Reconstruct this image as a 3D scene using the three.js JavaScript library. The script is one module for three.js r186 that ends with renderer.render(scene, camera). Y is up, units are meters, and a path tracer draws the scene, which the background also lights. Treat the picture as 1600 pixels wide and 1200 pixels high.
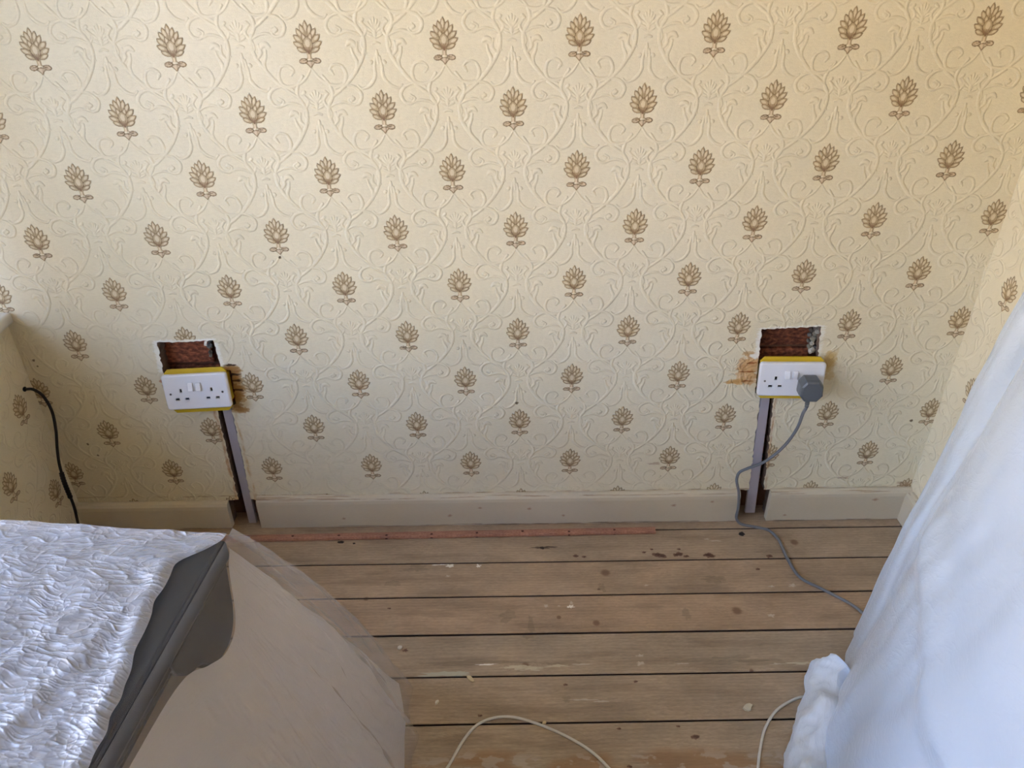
import * as THREE from 'three';
import { RoundedBoxGeometry } from 'three/addons/geometries/RoundedBoxGeometry.js';
import { mergeGeometries } from 'three/addons/utils/BufferGeometryUtils.js';
import { createNoise2D } from 'simplex-noise';
import { Brush, Evaluator, SUBTRACTION } from 'three-bvh-csg';

// ---------------------------------------------------------------- camera, sky, sun, exposure
const scene = new THREE.Scene();
const camera = new THREE.PerspectiveCamera(2 * Math.atan(600 / 1205) * 180 / Math.PI, 4 / 3, 0.05, 100);
camera.position.set(-0.0213, 1.4163, 1.5574);
{
  const w = new THREE.Vector3(-0.56362, -0.012847, -0.009399), a = w.length();
  camera.quaternion.setFromAxisAngle(w.normalize(), a);
}
const renderer = new THREE.WebGLRenderer({ antialias: true });
renderer.toneMapping = THREE.LinearToneMapping;
renderer.toneMappingExposure = 1.18;
renderer.shadowMap.enabled = true;

function mulberry(a) { return () => { a |= 0; a = a + 0x6D2B79F5 | 0; let t = Math.imul(a ^ a >>> 15, 1 | a); t = t + Math.imul(t ^ t >>> 7, 61 | t) ^ t; return ((t ^ t >>> 14) >>> 0) / 4294967296; }; }
const rnd = mulberry(7);
const noise = createNoise2D(mulberry(11)), noiseB = createNoise2D(mulberry(23));
const fbm = (x, y, o = 4) => { let s = 0, a = 0.5; for (let i = 0; i < o; i++) { s += a * noise(x, y); x = x * 2.03 + 5.1; y = y * 2.03 + 1.7; a *= 0.5; } return s; };
const clamp = (x, a = 0, b = 1) => Math.min(b, Math.max(a, x)), mix = (a, b, t) => a + (b - a) * t;
const sstep = (a, b, x) => { const t = clamp((x - a) / (b - a)); return t * t * (3 - 2 * t); };

{ // clear daylight sky: the same all the way round, paler towards the horizon
  const W = 256, H = 128, d = new Float32Array(W * H * 4);
  for (let j = 0; j < H; j++) for (let i = 0; i < W; i++) {
    const el = ((j + 0.5) / H - 0.5) * Math.PI, t = Math.pow(clamp(Math.sin(el)), 0.55), k = (j * W + i) * 4;
    const a = i / W * Math.PI * 2, c = 0.5 + 0.5 * fbm(Math.cos(a) * 1.6 + 3, Math.sin(a) * 1.6 + el * 2.2, 4), cl = sstep(0.4, 0.75, c) * 0.6;
    const col = [mix(mix(0.80, 0.31, t), 0.96, cl), mix(mix(0.95, 0.54, t), 1.03, cl), mix(mix(1.21, 1.11, t), 1.22, cl)];
    for (let q = 0; q < 3; q++) d[k + q] = col[q];
    d[k + 3] = 1;
  }
  const sky = new THREE.DataTexture(d, W, H, THREE.RGBAFormat, THREE.FloatType);
  sky.mapping = THREE.EquirectangularReflectionMapping; sky.magFilter = THREE.LinearFilter; sky.needsUpdate = true;
  scene.background = sky; scene.backgroundIntensity = 11;
}
const sun = new THREE.DirectionalLight(new THREE.Color(1.0, 0.9, 0.76), 33);   // over the roof from behind this side of the house: it only reaches the garden and the wall opposite
sun.name = 'sun';
sun.position.set(9, 13, 4); sun.target.position.set(-5, -1, 0.5);
sun.castShadow = true; sun.shadow.mapSize.set(2048, 2048);
Object.assign(sun.shadow.camera, { left: -14, right: 14, top: 14, bottom: -14, near: 1, far: 40 });
scene.add(sun, sun.target);

// ---------------------------------------------------------------- helpers
const names = {};
const numbered = (n) => { const k = names[n] = (names[n] ?? -1) + 1; return k ? `${n}_${String(k).padStart(3, '0')}` : n; };
function mesh(name, geo, mat, parent = scene) {
  const m = new THREE.Mesh(geo, mat); m.name = numbered(name); m.castShadow = m.receiveShadow = true; parent.add(m); return m;
}
function group(name, pos = [0, 0, 0], ry = 0) { const g = new THREE.Group(); g.name = numbered(name); g.position.set(...pos); g.rotation.y = ry; scene.add(g); return g; }
function tag(o, label, category, grp) { o.userData.label = label; o.userData.category = category; if (grp) o.userData.group = grp; return o; }
const struct = (o) => { o.userData.kind = 'structure'; return o; };
const std = (o) => new THREE.MeshStandardMaterial(o), phys = (o) => new THREE.MeshPhysicalMaterial(o);
const rgb = (r, g, b) => new THREE.Color().setRGB(r, g, b);
const box = (x0, x1, y0, y1, z0, z1) => new THREE.BoxGeometry(x1 - x0, y1 - y0, z1 - z0).translate((x0 + x1) / 2, (y0 + y1) / 2, (z0 + z1) / 2);
function rbox(x0, x1, y0, y1, z0, z1, r, seg = 2) {
  return new RoundedBoxGeometry(x1 - x0, y1 - y0, z1 - z0, seg, r).translate((x0 + x1) / 2, (y0 + y1) / 2, (z0 + z1) / 2);
}
// project uv from two axes of the position, in metres, times a scale
function planar(geo, fu, fv, name = 'uv') {
  const p = geo.attributes.position, a = new Float32Array(p.count * 2);
  for (let i = 0; i < p.count; i++) { a[i * 2] = fu(p.getX(i), p.getY(i), p.getZ(i)); a[i * 2 + 1] = fv(p.getX(i), p.getY(i), p.getZ(i)); }
  geo.setAttribute(name, new THREE.BufferAttribute(a, 2)); return geo;
}
function surface(nu, nv, fn, us = 1, vs = 1) {
  const p = [], uv = [], ix = [];
  for (let j = 0; j <= nv; j++) for (let i = 0; i <= nu; i++) { const q = fn(i / nu, j / nv); p.push(q.x, q.y, q.z); uv.push(i / nu * us, j / nv * vs); }
  for (let j = 0; j < nv; j++) for (let i = 0; i < nu; i++) { const a = j * (nu + 1) + i, b = a + 1, c = a + nu + 1, d = c + 1; ix.push(a, c, b, b, c, d); }
  const g = new THREE.BufferGeometry();
  g.setAttribute('position', new THREE.Float32BufferAttribute(p, 3)); g.setAttribute('uv', new THREE.Float32BufferAttribute(uv, 2)); g.setIndex(ix); g.computeVertexNormals();
  return g;
}
const V = (x, y, z) => new THREE.Vector3(x, y, z);
const curve = (pts, t = 0.5) => new THREE.CatmullRomCurve3(pts.map((p) => V(...p)), false, 'centripetal', t);
function tube(pts, r, seg = 120, rad = 10) {
  const c = curve(pts), g = new THREE.TubeGeometry(c, seg, r, rad), a = c.getPoint(0), b = c.getPoint(1);
  const cap = (p) => { const s = new THREE.SphereGeometry(r, rad, 6); s.translate(p.x, p.y, p.z); return s; };
  return mergeGeometries([g, cap(a), cap(b)]);
}
// extrude a profile given in (z, y) along x
function prismX(profile, x0, x1, seg = 1) {
  const s = new THREE.Shape(profile.map(([z, y]) => new THREE.Vector2(-z, y)));
  const g = new THREE.ExtrudeGeometry(s, { depth: x1 - x0, bevelEnabled: false, steps: seg });
  g.rotateY(Math.PI / 2); g.translate(x0, 0, 0); return g;   // (-z, y, d) -> (d, y, z)
}
function canvasTex(c, srgb = true, repeat = true) {
  const t = new THREE.CanvasTexture(c); if (srgb) t.colorSpace = THREE.SRGBColorSpace;
  t.wrapS = t.wrapT = repeat ? THREE.RepeatWrapping : THREE.ClampToEdgeWrapping; t.magFilter = THREE.LinearFilter; t.anisotropy = 8; return t;
}
function floatTex(data, w, h, wrap = THREE.RepeatWrapping) {
  const rg = new Float32Array(w * h * 4);
  for (let i = 0; i < w * h; i++) { rg[i * 4] = rg[i * 4 + 1] = rg[i * 4 + 2] = data[i]; rg[i * 4 + 3] = 1; }
  const t = new THREE.DataTexture(rg, w, h, THREE.RGBAFormat, THREE.FloatType); t.wrapS = t.wrapT = wrap; t.magFilter = THREE.LinearFilter; t.needsUpdate = true; return t;
}
function blur(src, w, h, r) { // wrapped separable box blur, twice
  let a = src;
  for (let pass = 0; pass < 2; pass++) {
    const b = new Float32Array(w * h), c = new Float32Array(w * h), n = 2 * r + 1;
    for (let y = 0; y < h; y++) { let s = 0; for (let k = -r; k <= r; k++) s += a[y * w + ((k + w) % w)]; for (let x = 0; x < w; x++) { b[y * w + x] = s / n; s += a[y * w + (x + r + 1) % w] - a[y * w + (x - r + w) % w]; } }
    for (let x = 0; x < w; x++) { let s = 0; for (let k = -r; k <= r; k++) s += b[((k + h) % h) * w + x]; for (let y = 0; y < h; y++) { c[y * w + x] = s / n; s += b[((y + r + 1) % h) * w + x] - b[((y - r + h) % h) * w + x]; } }
    a = c;
  }
  return a;
}

// ---------------------------------------------------------------- wallpaper print and relief
const S = 0.2535, ROW = 0.12482, TH = 0.0165;             // motif spacing, row spacing (metres), lean of the paper
const CREAM = [230, 219, 189];
const PX = 1024;                                           // tile: S by 2 ROW
const leaves = [ // tip, base, width, in millimetres from the motif's middle, y up
  [0, 41, 0, 13, 10], [-9.5, 35, -3, 13, 10], [9.5, 35, 3, 13, 10], [-17.5, 28, -6, 9, 10], [17.5, 28, 6, 9, 10], [-24, 17, -7, 3, 11], [24, 17, 7, 3, 11],
  [-26, 5, -6, -5, 11], [26, 5, 6, -5, 11], [-21, -5, -4, -13, 9], [21, -5, 4, -13, 9], [-8, 20, -2, 0, 9], [8, 20, 2, 0, 9], [0, 14, 0, -15, 20],
];
function leafPath(ctx, tx, ty, bx, by, w) {
  const dx = tx - bx, dy = ty - by, L = Math.hypot(dx, dy), nx = -dy / L * w / 2, ny = dx / L * w / 2;
  ctx.beginPath(); ctx.moveTo(bx, by);
  ctx.bezierCurveTo(bx + dx * 0.25 + nx, by + dy * 0.25 + ny, bx + dx * 0.75 + nx * 1.35, by + dy * 0.75 + ny * 1.35, tx, ty);
  ctx.bezierCurveTo(bx + dx * 0.75 - nx * 1.35, by + dy * 0.75 - ny * 1.35, bx + dx * 0.25 - nx, by + dy * 0.25 - ny, bx, by);
}
function motif(ctx) { // millimetres, y up
  ctx.lineJoin = ctx.lineCap = 'round';
  const dark = 'rgba(134,110,76,0.88)', mid = 'rgba(190,169,131,0.95)', pale = 'rgba(218,203,170,1)';
  // stem
  ctx.fillStyle = mid; ctx.beginPath(); ctx.moveTo(-6, -12); ctx.quadraticCurveTo(-3, -18, -5, -24); ctx.lineTo(5, -24); ctx.quadraticCurveTo(3, -18, 6, -12); ctx.closePath(); ctx.fill();
  ctx.strokeStyle = 'rgba(226,206,172,1)'; ctx.lineWidth = 3; ctx.beginPath(); ctx.moveTo(0, -17); ctx.lineTo(0, -23); ctx.stroke();
  // backing
  ctx.fillStyle = 'rgba(168,146,108,0.8)'; ctx.beginPath(); ctx.ellipse(0, 9, 19, 21, 0, 0, 7); ctx.fill();
  for (const [tx, ty, bx, by, w] of leaves) {
    leafPath(ctx, tx, ty, bx, by, w);
    ctx.fillStyle = mid; ctx.fill(); ctx.strokeStyle = dark; ctx.lineWidth = 1.25; ctx.stroke();
    leafPath(ctx, mix(bx, tx, 0.86), mix(by, ty, 0.86), mix(bx, tx, 0.34), mix(by, ty, 0.34), w * 0.5);
    ctx.fillStyle = pale; ctx.fill();
  }
  ctx.strokeStyle = 'rgba(128,96,66,0.8)'; ctx.lineWidth = 2.4;
  for (const a of [-9, -4, 0, 4, 9]) { ctx.beginPath(); ctx.moveTo(0, -15); ctx.quadraticCurveTo(a * 0.3, -9, a, -4 + Math.abs(a) * 0.1); ctx.stroke(); ctx.lineWidth = 1.3; }
  // base scroll
  ctx.strokeStyle = dark; ctx.lineWidth = 1.7; ctx.fillStyle = 'rgba(208,186,152,0.9)';
  for (const s of [-1, 1]) { ctx.beginPath(); ctx.ellipse(s * 12.5, -28, 7.5, 4.2, s * -0.12, 0, 7); ctx.fill(); ctx.stroke(); }
  ctx.beginPath(); ctx.moveTo(-9, -31); ctx.quadraticCurveTo(0, -25, 9, -31); ctx.quadraticCurveTo(4, -34, 0, -40); ctx.quadraticCurveTo(-4, -34, -9, -31); ctx.closePath(); ctx.fill(); ctx.stroke();
  ctx.beginPath(); ctx.moveTo(-5, -24); ctx.quadraticCurveTo(-8, -28, -13, -27); ctx.moveTo(5, -24); ctx.quadraticCurveTo(8, -28, 13, -27); ctx.stroke();
}
// raised scrollwork of one motif cell, in millimetres from the motif's middle, y up; the left half, mirrored with small differences
function scroll(stroke, dab) {
  for (const s of [-1, 1]) {
    const P = (...a) => stroke(a.slice(1).map(([x, y]) => [x * s * -1, y]), a[0]);      // written for the left side with negative x
    // long S stems that flank the motif and meet in a neck under it
    P([2, 5, 7, 6, 4], [20, -142], [27, -128], [24, -112], [30, -97], [47, -84], [68, -66], [88, -42], [103, -14], [104, 12], [93, 34], [96, 52], [108, 70]);
    P([5, 7, 5, 3], [84, -50], [88, -34], [82, -18], [80, -8]);                      // leaf on the stem
    P([4, 6, 3], [98, -22], [90, -12], [92, 2]);
    // stem from the base tip into a curl
    P([2, 4, 5, 6, 4, 3], [0, -41], [14, -60], [36, -72], [58, -70], [64, -54], [57, -38], [42, -36], [34, -45], [40, -53]);
    P([6, 3], [36, -47], [39, -51]);
    // spiral beside the head
    P([3, 5, 6, 5, 3], [86, 46], [66, 52], [46, 46], [38, 32], [45, 18], [58, 16], [64, 25], [56, 31]);
    P([6, 7], [54, 27], [58, 25]);
    // crown above the head
    P([3, 5, 6, 3], [4, 102], [7, 84], [8, 66], [20, 50], [36, 45], [42, 50]);
    P([6, 6], [12, 92], [13, 91]);
    // little hanging leaf
    P([4, 9, 9, 3], [72, -2], [79, 3], [86, 0], [88, -5]);
    P([3, 5, 4], [104, 10], [112, 24], [104, 36]); P([3, 5, 3], [26, -112], [38, -106], [54, -104], [70, -110]);
    P([5, 5], [20, -84], [24, -88]);
  }
  stroke([[0, 112], [0, 98], [1, 90]], [3, 7, 3]);
  // small blank flower in the neck
  for (const [tx, ty, bx, by, w] of leaves) stroke([[bx * 0.62, by * 0.62 - 107], [tx * 0.62, ty * 0.62 - 107]], [2, w * 0.42, 2]);
  stroke([[-7, -126], [0, -124], [7, -126]], [3, 4, 3]);
}
const cells = []; for (let i = -1; i <= 1; i++) for (let j = -1; j <= 1; j++) { cells.push([i, j]); cells.push([i + 0.5, j + 0.5]); }
function tileRelief() {
  const w = PX, h = PX, mmx = w / (S * 1000), mmy = h / (2 * ROW * 1000), acc = new Float32Array(w * h);
  const disc = (x, y, r, hh) => { // raised round nib, max-blended
    const px = x * mmx, py = y * mmy, R = r * mmx, x0 = Math.floor(px - R), x1 = Math.ceil(px + R), y0 = Math.floor(py - R), y1 = Math.ceil(py + R);
    if (x1 < 0 || y1 < 0 || x0 >= w || y0 >= h) return;
    for (let yy = Math.max(0, y0); yy <= Math.min(h - 1, y1); yy++) for (let xx = Math.max(0, x0); xx <= Math.min(w - 1, x1); xx++) {
      const d2 = ((xx - px) ** 2 + (yy - py) ** 2) / (R * R);
      if (d2 < 1) { const v = hh * Math.pow(1 - d2, 0.6), k = yy * w + xx; if (v > acc[k]) acc[k] = v; }
    }
  };
  for (const [ci, cj] of cells) {
    const ox = (ci + 0.5) * S * 1000, oy = (cj + 0.5) * 2 * ROW * 1000;
    scroll((pts, widths) => {
      const c = new THREE.CatmullRomCurve3(pts.map(([x, y]) => V(x, y, 0))), L = c.getLength(), n = Math.max(2, Math.ceil(L / 0.7));
      for (let i = 0; i <= n; i++) {
        const t = i / n, p = c.getPointAt(t), f = t * (widths.length - 1), k = Math.min(widths.length - 2, Math.floor(f)), r = mix(widths[k], widths[k + 1], f - k) * 0.5;
        disc(ox + p.x, oy + p.y, r + 0.5, Math.min(1, 0.4 + r * 0.17));
      }
    });
    for (const [tx, ty, bx, by, lw] of leaves) for (let i = 0; i <= 24; i++) { const t = i / 24; disc(ox + mix(bx, tx, t), oy + mix(by, ty, t), (0.4 + Math.sin(Math.PI * Math.min(1, t * 0.95 + 0.05))) * lw * 0.36, 0.9); }
    for (const s of [-1, 1]) for (let i = 0; i <= 20; i++) { const a = i / 20 * Math.PI * 2; disc(ox + s * 12.5 + 6 * Math.cos(a), oy - 28 + 3 * Math.sin(a), 1.8, 0.7); }
    for (let i = 0; i < 16; i++) disc(ox, oy - 14 - i * 1.6, 3.2, 0.8);
  }
  const out = blur(acc, w, h, 3), tau = Math.PI * 2;
  for (let y = 0; y < h; y++) for (let x = 0; x < w; x++) { // canvas-like embossed ground: short horizontal slubs, and a coarse orange peel
    const cx = Math.cos(x / w * tau), sx = Math.sin(x / w * tau), u = x / w * S * 1000, v = y / h * 2 * ROW * 1000, e = Math.min(1, x / 40) * Math.min(1, (w - x) / 40) * Math.min(1, y / 40) * Math.min(1, (h - y) / 40);
    out[y * w + x] += (0.055 * noise(u * 0.10, v * 0.9) + 0.05 * noiseB(u * 0.3, v * 0.33) + 0.05 * noise(cx * 3 + 9, sx * 3 + v * 0.02)) * e;
  }
  return floatTex(out, w, h);
}
const relief = tileRelief(); relief.channel = 1;
const MOTIF = document.createElement('canvas'); MOTIF.width = 320; MOTIF.height = 448;
{ const c = MOTIF.getContext('2d'); c.translate(160, 224); c.scale(5.2, -5.2); motif(c); }
function mottled(c, base, amp, px) { // even paper colour with faint mottling and specks
  const ctx = c.getContext('2d'), im = ctx.createImageData(c.width, c.height), d = im.data;
  for (let y = 0; y < c.height; y++) for (let x = 0; x < c.width; x++) {
    const k = (y * c.width + x) * 4, m = amp * (0.55 * fbm(x * px * 3.1, y * px * 3.1, 3) + 0.6 * noiseB(x * px * 60, y * px * 240) * 0.5), f = amp * 0.6 * noise(x * px * 1.3 + 40, y * px * 1.3);
    d[k] = base[0] + m; d[k + 1] = base[1] + m - f * 0.3; d[k + 2] = base[2] + m - f; d[k + 3] = 255;
  }
  ctx.putImageData(im, 0, 0); return ctx;
}
const tileCanvas = document.createElement('canvas'); tileCanvas.width = tileCanvas.height = PX;
{
  const ctx = tileCanvas.getContext('2d'); ctx.fillStyle = `rgb(${CREAM})`; ctx.fillRect(0, 0, PX, PX);
  const w = 320 / 5.2 / (S * 1000) * PX, h = 448 / 5.2 / (2 * ROW * 1000) * PX;
  for (const [ci, cj] of cells) ctx.drawImage(MOTIF, (ci + 0.5) * PX - w / 2, (cj + 0.5) * PX - h / 2, w, h);
}
const tileMap = canvasTex(tileCanvas);
const sideTile = tileMap.clone(); sideTile.channel = 1;
const paperSide = std({ map: sideTile, bumpMap: relief, bumpScale: 0.0014, roughness: 0.55 });

// the papered face of the back wall has its own print: motifs, stains and scrapes where they are
const WX0 = -1.17, WX1 = 1.07, WH = 2.4, wc = document.createElement('canvas'); wc.width = wc.height = 2048;
const O = (col, row) => [Math.cos(TH) * col * S + Math.sin(TH) * row * ROW, Math.sin(TH) * col * S - Math.cos(TH) * row * ROW + 1.191];   // a motif's middle on the wall
const kx = 2048 / (WX1 - WX0), ky = 2048 / WH, cx_ = (x) => (x - WX0) * kx, cy_ = (y) => (WH - y) * ky;
const wctx = mottled(wc, CREAM, 9, 0.001);
for (let r = -9; r <= 10; r++) for (let i = -6; i <= 6; i++) {
  const col = i + (r % 2 === 0 ? 0.5 : 0), [x, y] = O(col, r);
  wctx.save(); wctx.translate(cx_(x), cy_(y)); wctx.scale(kx / 1000, ky / 1000); wctx.rotate(-TH); wctx.drawImage(MOTIF, -160 / 5.2, -224 / 5.2, 320 / 5.2, 448 / 5.2); wctx.restore();
}
function blot(ctx, x, y, rx, ry, color, n = 14, rough = 0.35) { // a stain with its own ragged outline, canvas pixels
  ctx.fillStyle = color; ctx.beginPath();
  for (let i = 0; i <= n * 3; i++) { const a = i / (n * 3) * Math.PI * 2, q = 1 + rough * (0.7 * noise(Math.cos(a) * 0.9 + x * 0.37, Math.sin(a) * 0.9 + y * 0.37) + 0.3 * noiseB(Math.cos(a) * 2.3 + x, Math.sin(a) * 2.3 + y)); ctx[i ? 'lineTo' : 'moveTo'](x + Math.cos(a) * rx * q, y + Math.sin(a) * ry * q); }
  ctx.fill();
}
const stain = (x, y, w, h, color, rough) => blot(wctx, cx_(x), cy_(y), w * kx / 2, h * ky / 2, color, 16, rough);
// scraped, browned plaster either side of the sockets
for (let i = 0; i < 46; i++) stain(-0.659 + rnd() * 0.022 - 0.012, 0.365 + rnd() * 0.12, 0.016 + rnd() * 0.02, 0.008 + rnd() * 0.014, `rgba(${[168, 148, 176][i % 3]},${[124, 104, 136][i % 3]},${[66, 52, 84][i % 3]},0.5)`, 0.6);
for (const y of [0.494, 0.468, 0.451, 0.425]) { stain(-0.659, y, 0.032, 0.005, 'rgba(58,34,18,0.95)', 0.8); }
for (let i = 0; i < 10; i++) stain(-0.832 + rnd() * 0.012, 0.43 + rnd() * 0.03, 0.012, 0.01, 'rgba(196,146,112,0.6)', 0.6);
for (let i = 0; i < 60; i++) stain(0.536 + rnd() * 0.036, 0.425 + rnd() * 0.085, 0.012 + rnd() * 0.02, 0.006 + rnd() * 0.012, `rgba(${[206, 188, 216][i % 3]},${[162, 140, 176][i % 3]},${[110, 84, 122][i % 3]},0.5)`, 0.7);
for (const [y, w] of [[0.482, 0.024], [0.458, 0.036], [0.432, 0.05]]) stain(0.574 - w / 2, y, w, 0.004, 'rgba(150,86,34,0.95)', 0.7);
for (let i = 0; i < 12; i++) stain(0.515 + rnd() * 0.03, 0.425 + rnd() * 0.012, 0.02, 0.006, 'rgba(196,148,84,0.6)', 0.7);
for (let i = 0; i < 26; i++) stain(0.735 + rnd() * 0.022, 0.43 + rnd() * 0.075, 0.012 + rnd() * 0.014, 0.014 + rnd() * 0.02, 'rgba(200,164,100,0.28)', 0.6);
// brown dust along the chases and small dark spots
for (let i = 0; i < 60; i++) { const t = rnd(); stain(-0.7185 - 0.004 - rnd() * 0.006, 0.37 * t, 0.006, 0.02, 'rgba(176,122,70,0.2)', 0.6); stain(mix(0.632, 0.662, 1 - t) + 0.004 + rnd() * 0.004, 0.38 * t, 0.006, 0.02, 'rgba(176,130,84,0.16)', 0.6); stain(-0.68 + rnd() * 0.006, 0.37 * t, 0.005, 0.02, 'rgba(190,150,90,0.16)', 0.6); }
for (const [x, y, r] of [[0.008, 0.377, 0.008], [0.989, 0.31, 0.008], [-1.113, 0.513, 0.006], [-1.109, 0.497, 0.004], [-0.502, 0.762, 0.006], [-1.06, 0.27, 0.006], [-1.045, 0.235, 0.005]]) stain(x, y, r, r, 'rgba(96,76,48,0.9)', 0.5);
for (let i = 0; i < 70; i++) stain(mix(-1.13, 1.04, rnd()), 0.099 + rnd() * 0.004 - 0.004, 0.02 + rnd() * 0.03, 0.003, 'rgba(150,116,82,0.3)', 0.6);
for (const [x, y, w] of [[0.36, 0.185, 0.03], [1.02, 0.11, 0.04], [1.03, 0.103, 0.03], [0.86, 0.13, 0.03]]) stain(x, y, w, 0.008, 'rgba(150,110,80,0.35)', 0.7);
// torn white paper at the edges of the holes
const torn = (x0, y0, x1, y1, w) => { for (let i = 0; i < 26; i++) { const t = i / 25; stain(mix(x0, x1, t), mix(y0, y1, t), 0.014, w * (0.4 + rnd() * 1.1), 'rgba(244,240,228,0.8)', 0.9); } };
torn(-0.82, 0.5575, -0.745, 0.5595, 0.006); torn(-0.745, 0.5595, -0.69, 0.562, 0.005); torn(-0.8205, 0.552, -0.824, 0.478, 0.009); torn(-0.686, 0.552, -0.683, 0.49, 0.004);
torn(0.568, 0.5735, 0.712, 0.5785, 0.006); torn(0.5705, 0.565, 0.5725, 0.505, 0.008); torn(0.562, 0.503, 0.572, 0.498, 0.006); torn(0.711, 0.572, 0.718, 0.5, 0.003);
const wallMap = canvasTex(wc, true, false);

// ---------------------------------------------------------------- floorboards: wood colour with the marks of this floor
const FX0 = -1.16, FX1 = 1.08, FZ = 1.12, fc = document.createElement('canvas'); fc.width = 2048; fc.height = 1024;
const edges = [-0.06, 0.0445, 0.1555, 0.2665, 0.3785, 0.4905, 0.6035, 0.715, 0.827, 0.938, 1.05, 1.162, 1.274, 1.386, 1.498, 1.61, 1.722, 1.834, 1.946, 2.058, 2.17, 2.282, 2.394, 2.506, 2.618, 2.73, 2.842, 2.954, 3.066, 3.178, 3.29, 3.402, 3.514, 3.62];
const fx_ = (x) => (x - FX0) / (FX1 - FX0) * 2048, fy_ = (z) => z / FZ * 1024;
const fbump = new Float32Array(2048 * 1024);
{
  const ctx = fc.getContext('2d'), im = ctx.createImageData(2048, 1024), d = im.data;
  const knots = []; for (let i = 0; i < 34; i++) knots.push([mix(FX0, FX1, rnd()), rnd() * FZ, 0.006 + rnd() * 0.01]);
  for (let y = 0; y < 1024; y++) {
    const z = y / 1024 * FZ; let b = 0; while (edges[b + 1] < z) b++;
    const hue = [0.2, 0.1, 0.55, 0.9, -0.15, -0.05, -0.3, 0.2, 0.4, 0.1, 0.3][b % 11], sd = b * 7.3;
    for (let x = 0; x < 2048; x++) {
      const X = x / 2048 * (FX1 - FX0) + FX0;
      let wz = z * 1000 + 5 * fbm(X * 2.2 + sd, z * 9 + sd, 2);
      let kn = 0; for (const [kx0, kz0, kr] of knots) { const dx = (X - kx0) * 0.32, dz = z - kz0, q = Math.hypot(dx, dz) / kr; if (q < 3) { wz += 5 * Math.exp(-q * q) * Math.sign(dz || 1); const q2 = Math.hypot(X - kx0, dz) / kr; kn = Math.max(kn, sstep(1.0, 0.35, q2)); } }
      const ring = 0.5 + 0.5 * Math.sin(wz * 0.75 + 3 * noise(X * 1.1 + sd, z * 14)), fine = noise(X * 22 + sd, wz * 1.1), hair = noiseB(X * 60, wz * 2.3 + sd);
      const patch = fbm(X * 3.2 + sd, z * 8 + sd * 2, 3), dirt = sstep(0.12, 0.55, fbm(X * 2.4 + 60 + sd, z * 16, 4));
      const v = 1 + 0.05 * (ring - 0.5) + 0.06 * fine + 0.05 * hair + 0.12 * patch;
      let r = 168 * v + 5 * hue, g = 146 * v - 1 * hue, bl = 120 * v - 4 * hue;
      r = mix(r, 112, dirt * 0.26); g = mix(g, 92, dirt * 0.26); bl = mix(bl, 72, dirt * 0.26);
      r = mix(r, 108, kn * 0.7); g = mix(g, 76, kn * 0.7); bl = mix(bl, 54, kn * 0.7);
      if (z > 0.655 && z < 0.715) { // board with the last of an old orange varnish and paint
        const q = sstep(0.66, 0.685, z + 0.018 * fbm(X * 5, 3, 3)), o = q * sstep(-0.3, 0.1, fbm(X * 4 + 9, z * 9, 3)), wv = q * sstep(0.08, 0.2, fbm(X * 16 + 2, z * 30, 4) - 0.12 * Math.abs(X > 0.05 && X < 0.36 ? 2 : 0.1));
        r = mix(r, 150, o * 0.6); g = mix(g, 110, o * 0.6); bl = mix(bl, 72, o * 0.6);
        r = mix(r, 182, wv * 0.75); g = mix(g, 166, wv * 0.75); bl = mix(bl, 148, wv * 0.75);
      }
      const k = (y * 2048 + x) * 4; d[k] = clamp(r, 0, 255); d[k + 1] = clamp(g, 0, 255); d[k + 2] = clamp(bl, 0, 255); d[k + 3] = 255;
      fbump[(1023 - y) * 2048 + x] = 0.5 + 0.25 * fine + 0.15 * hair + 0.2 * patch;
    }
  }
  ctx.putImageData(im, 0, 0);
  const mark = (x, z, w, h, col, rough = 0.5) => blot(ctx, fx_(x), fy_(z), w / 2 * 2048 / (FX1 - FX0), h / 2 * 1024 / FZ, col, 14, rough);
  for (const [x, z, w] of [[0.153, 0.138, 14], [0.174, 0.141, 10], [0.329, 0.128, 9], [0.36, 0.137, 20], [0.372, 0.141, 22], [0.418, 0.136, 18], [0.408, 0.139, 14], [0.434, 0.144, 12], [0.494, 0.143, 24], [0.488, 0.14, 16], [0.644, 0.148, 14], [0.602, 0.192, 10], [0.42, 0.119, 8], [0.35, 0.118, 8], [0.2, 0.25, 6], [-0.3, 0.3, 7], [0.35, 0.64, 16], [0.2, 0.62, 8], [0.21, 0.70, 9], [-0.08, 0.585, 8], [0.1, 0.515, 8], [0.25, 0.51, 8], [-0.25, 0.42, 12], [0.32, 0.617, 7]]) { mark(x, z, w / 900, w / 1500, 'rgba(84,48,32,0.62)'); mark(x + 0.002, z, w / 1500, w / 2600, 'rgba(60,32,22,0.5)'); }
  for (const [x, z, w, h] of [[0.596, 0.066, 16, 14], [-0.453, 0.076, 16, 9], [-0.417, 0.081, 7, 5], [0.07, 0.107, 11, 9]]) mark(x, z, w / 1000, h / 1000, 'rgba(24,14,10,0.98)', 0.35);
  mark(0.07, 0.106, 0.05, 0.006, 'rgba(60,44,32,0.7)', 0.8); mark(0.09, 0.104, 0.03, 0.004, 'rgba(60,44,32,0.8)', 0.8);
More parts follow.
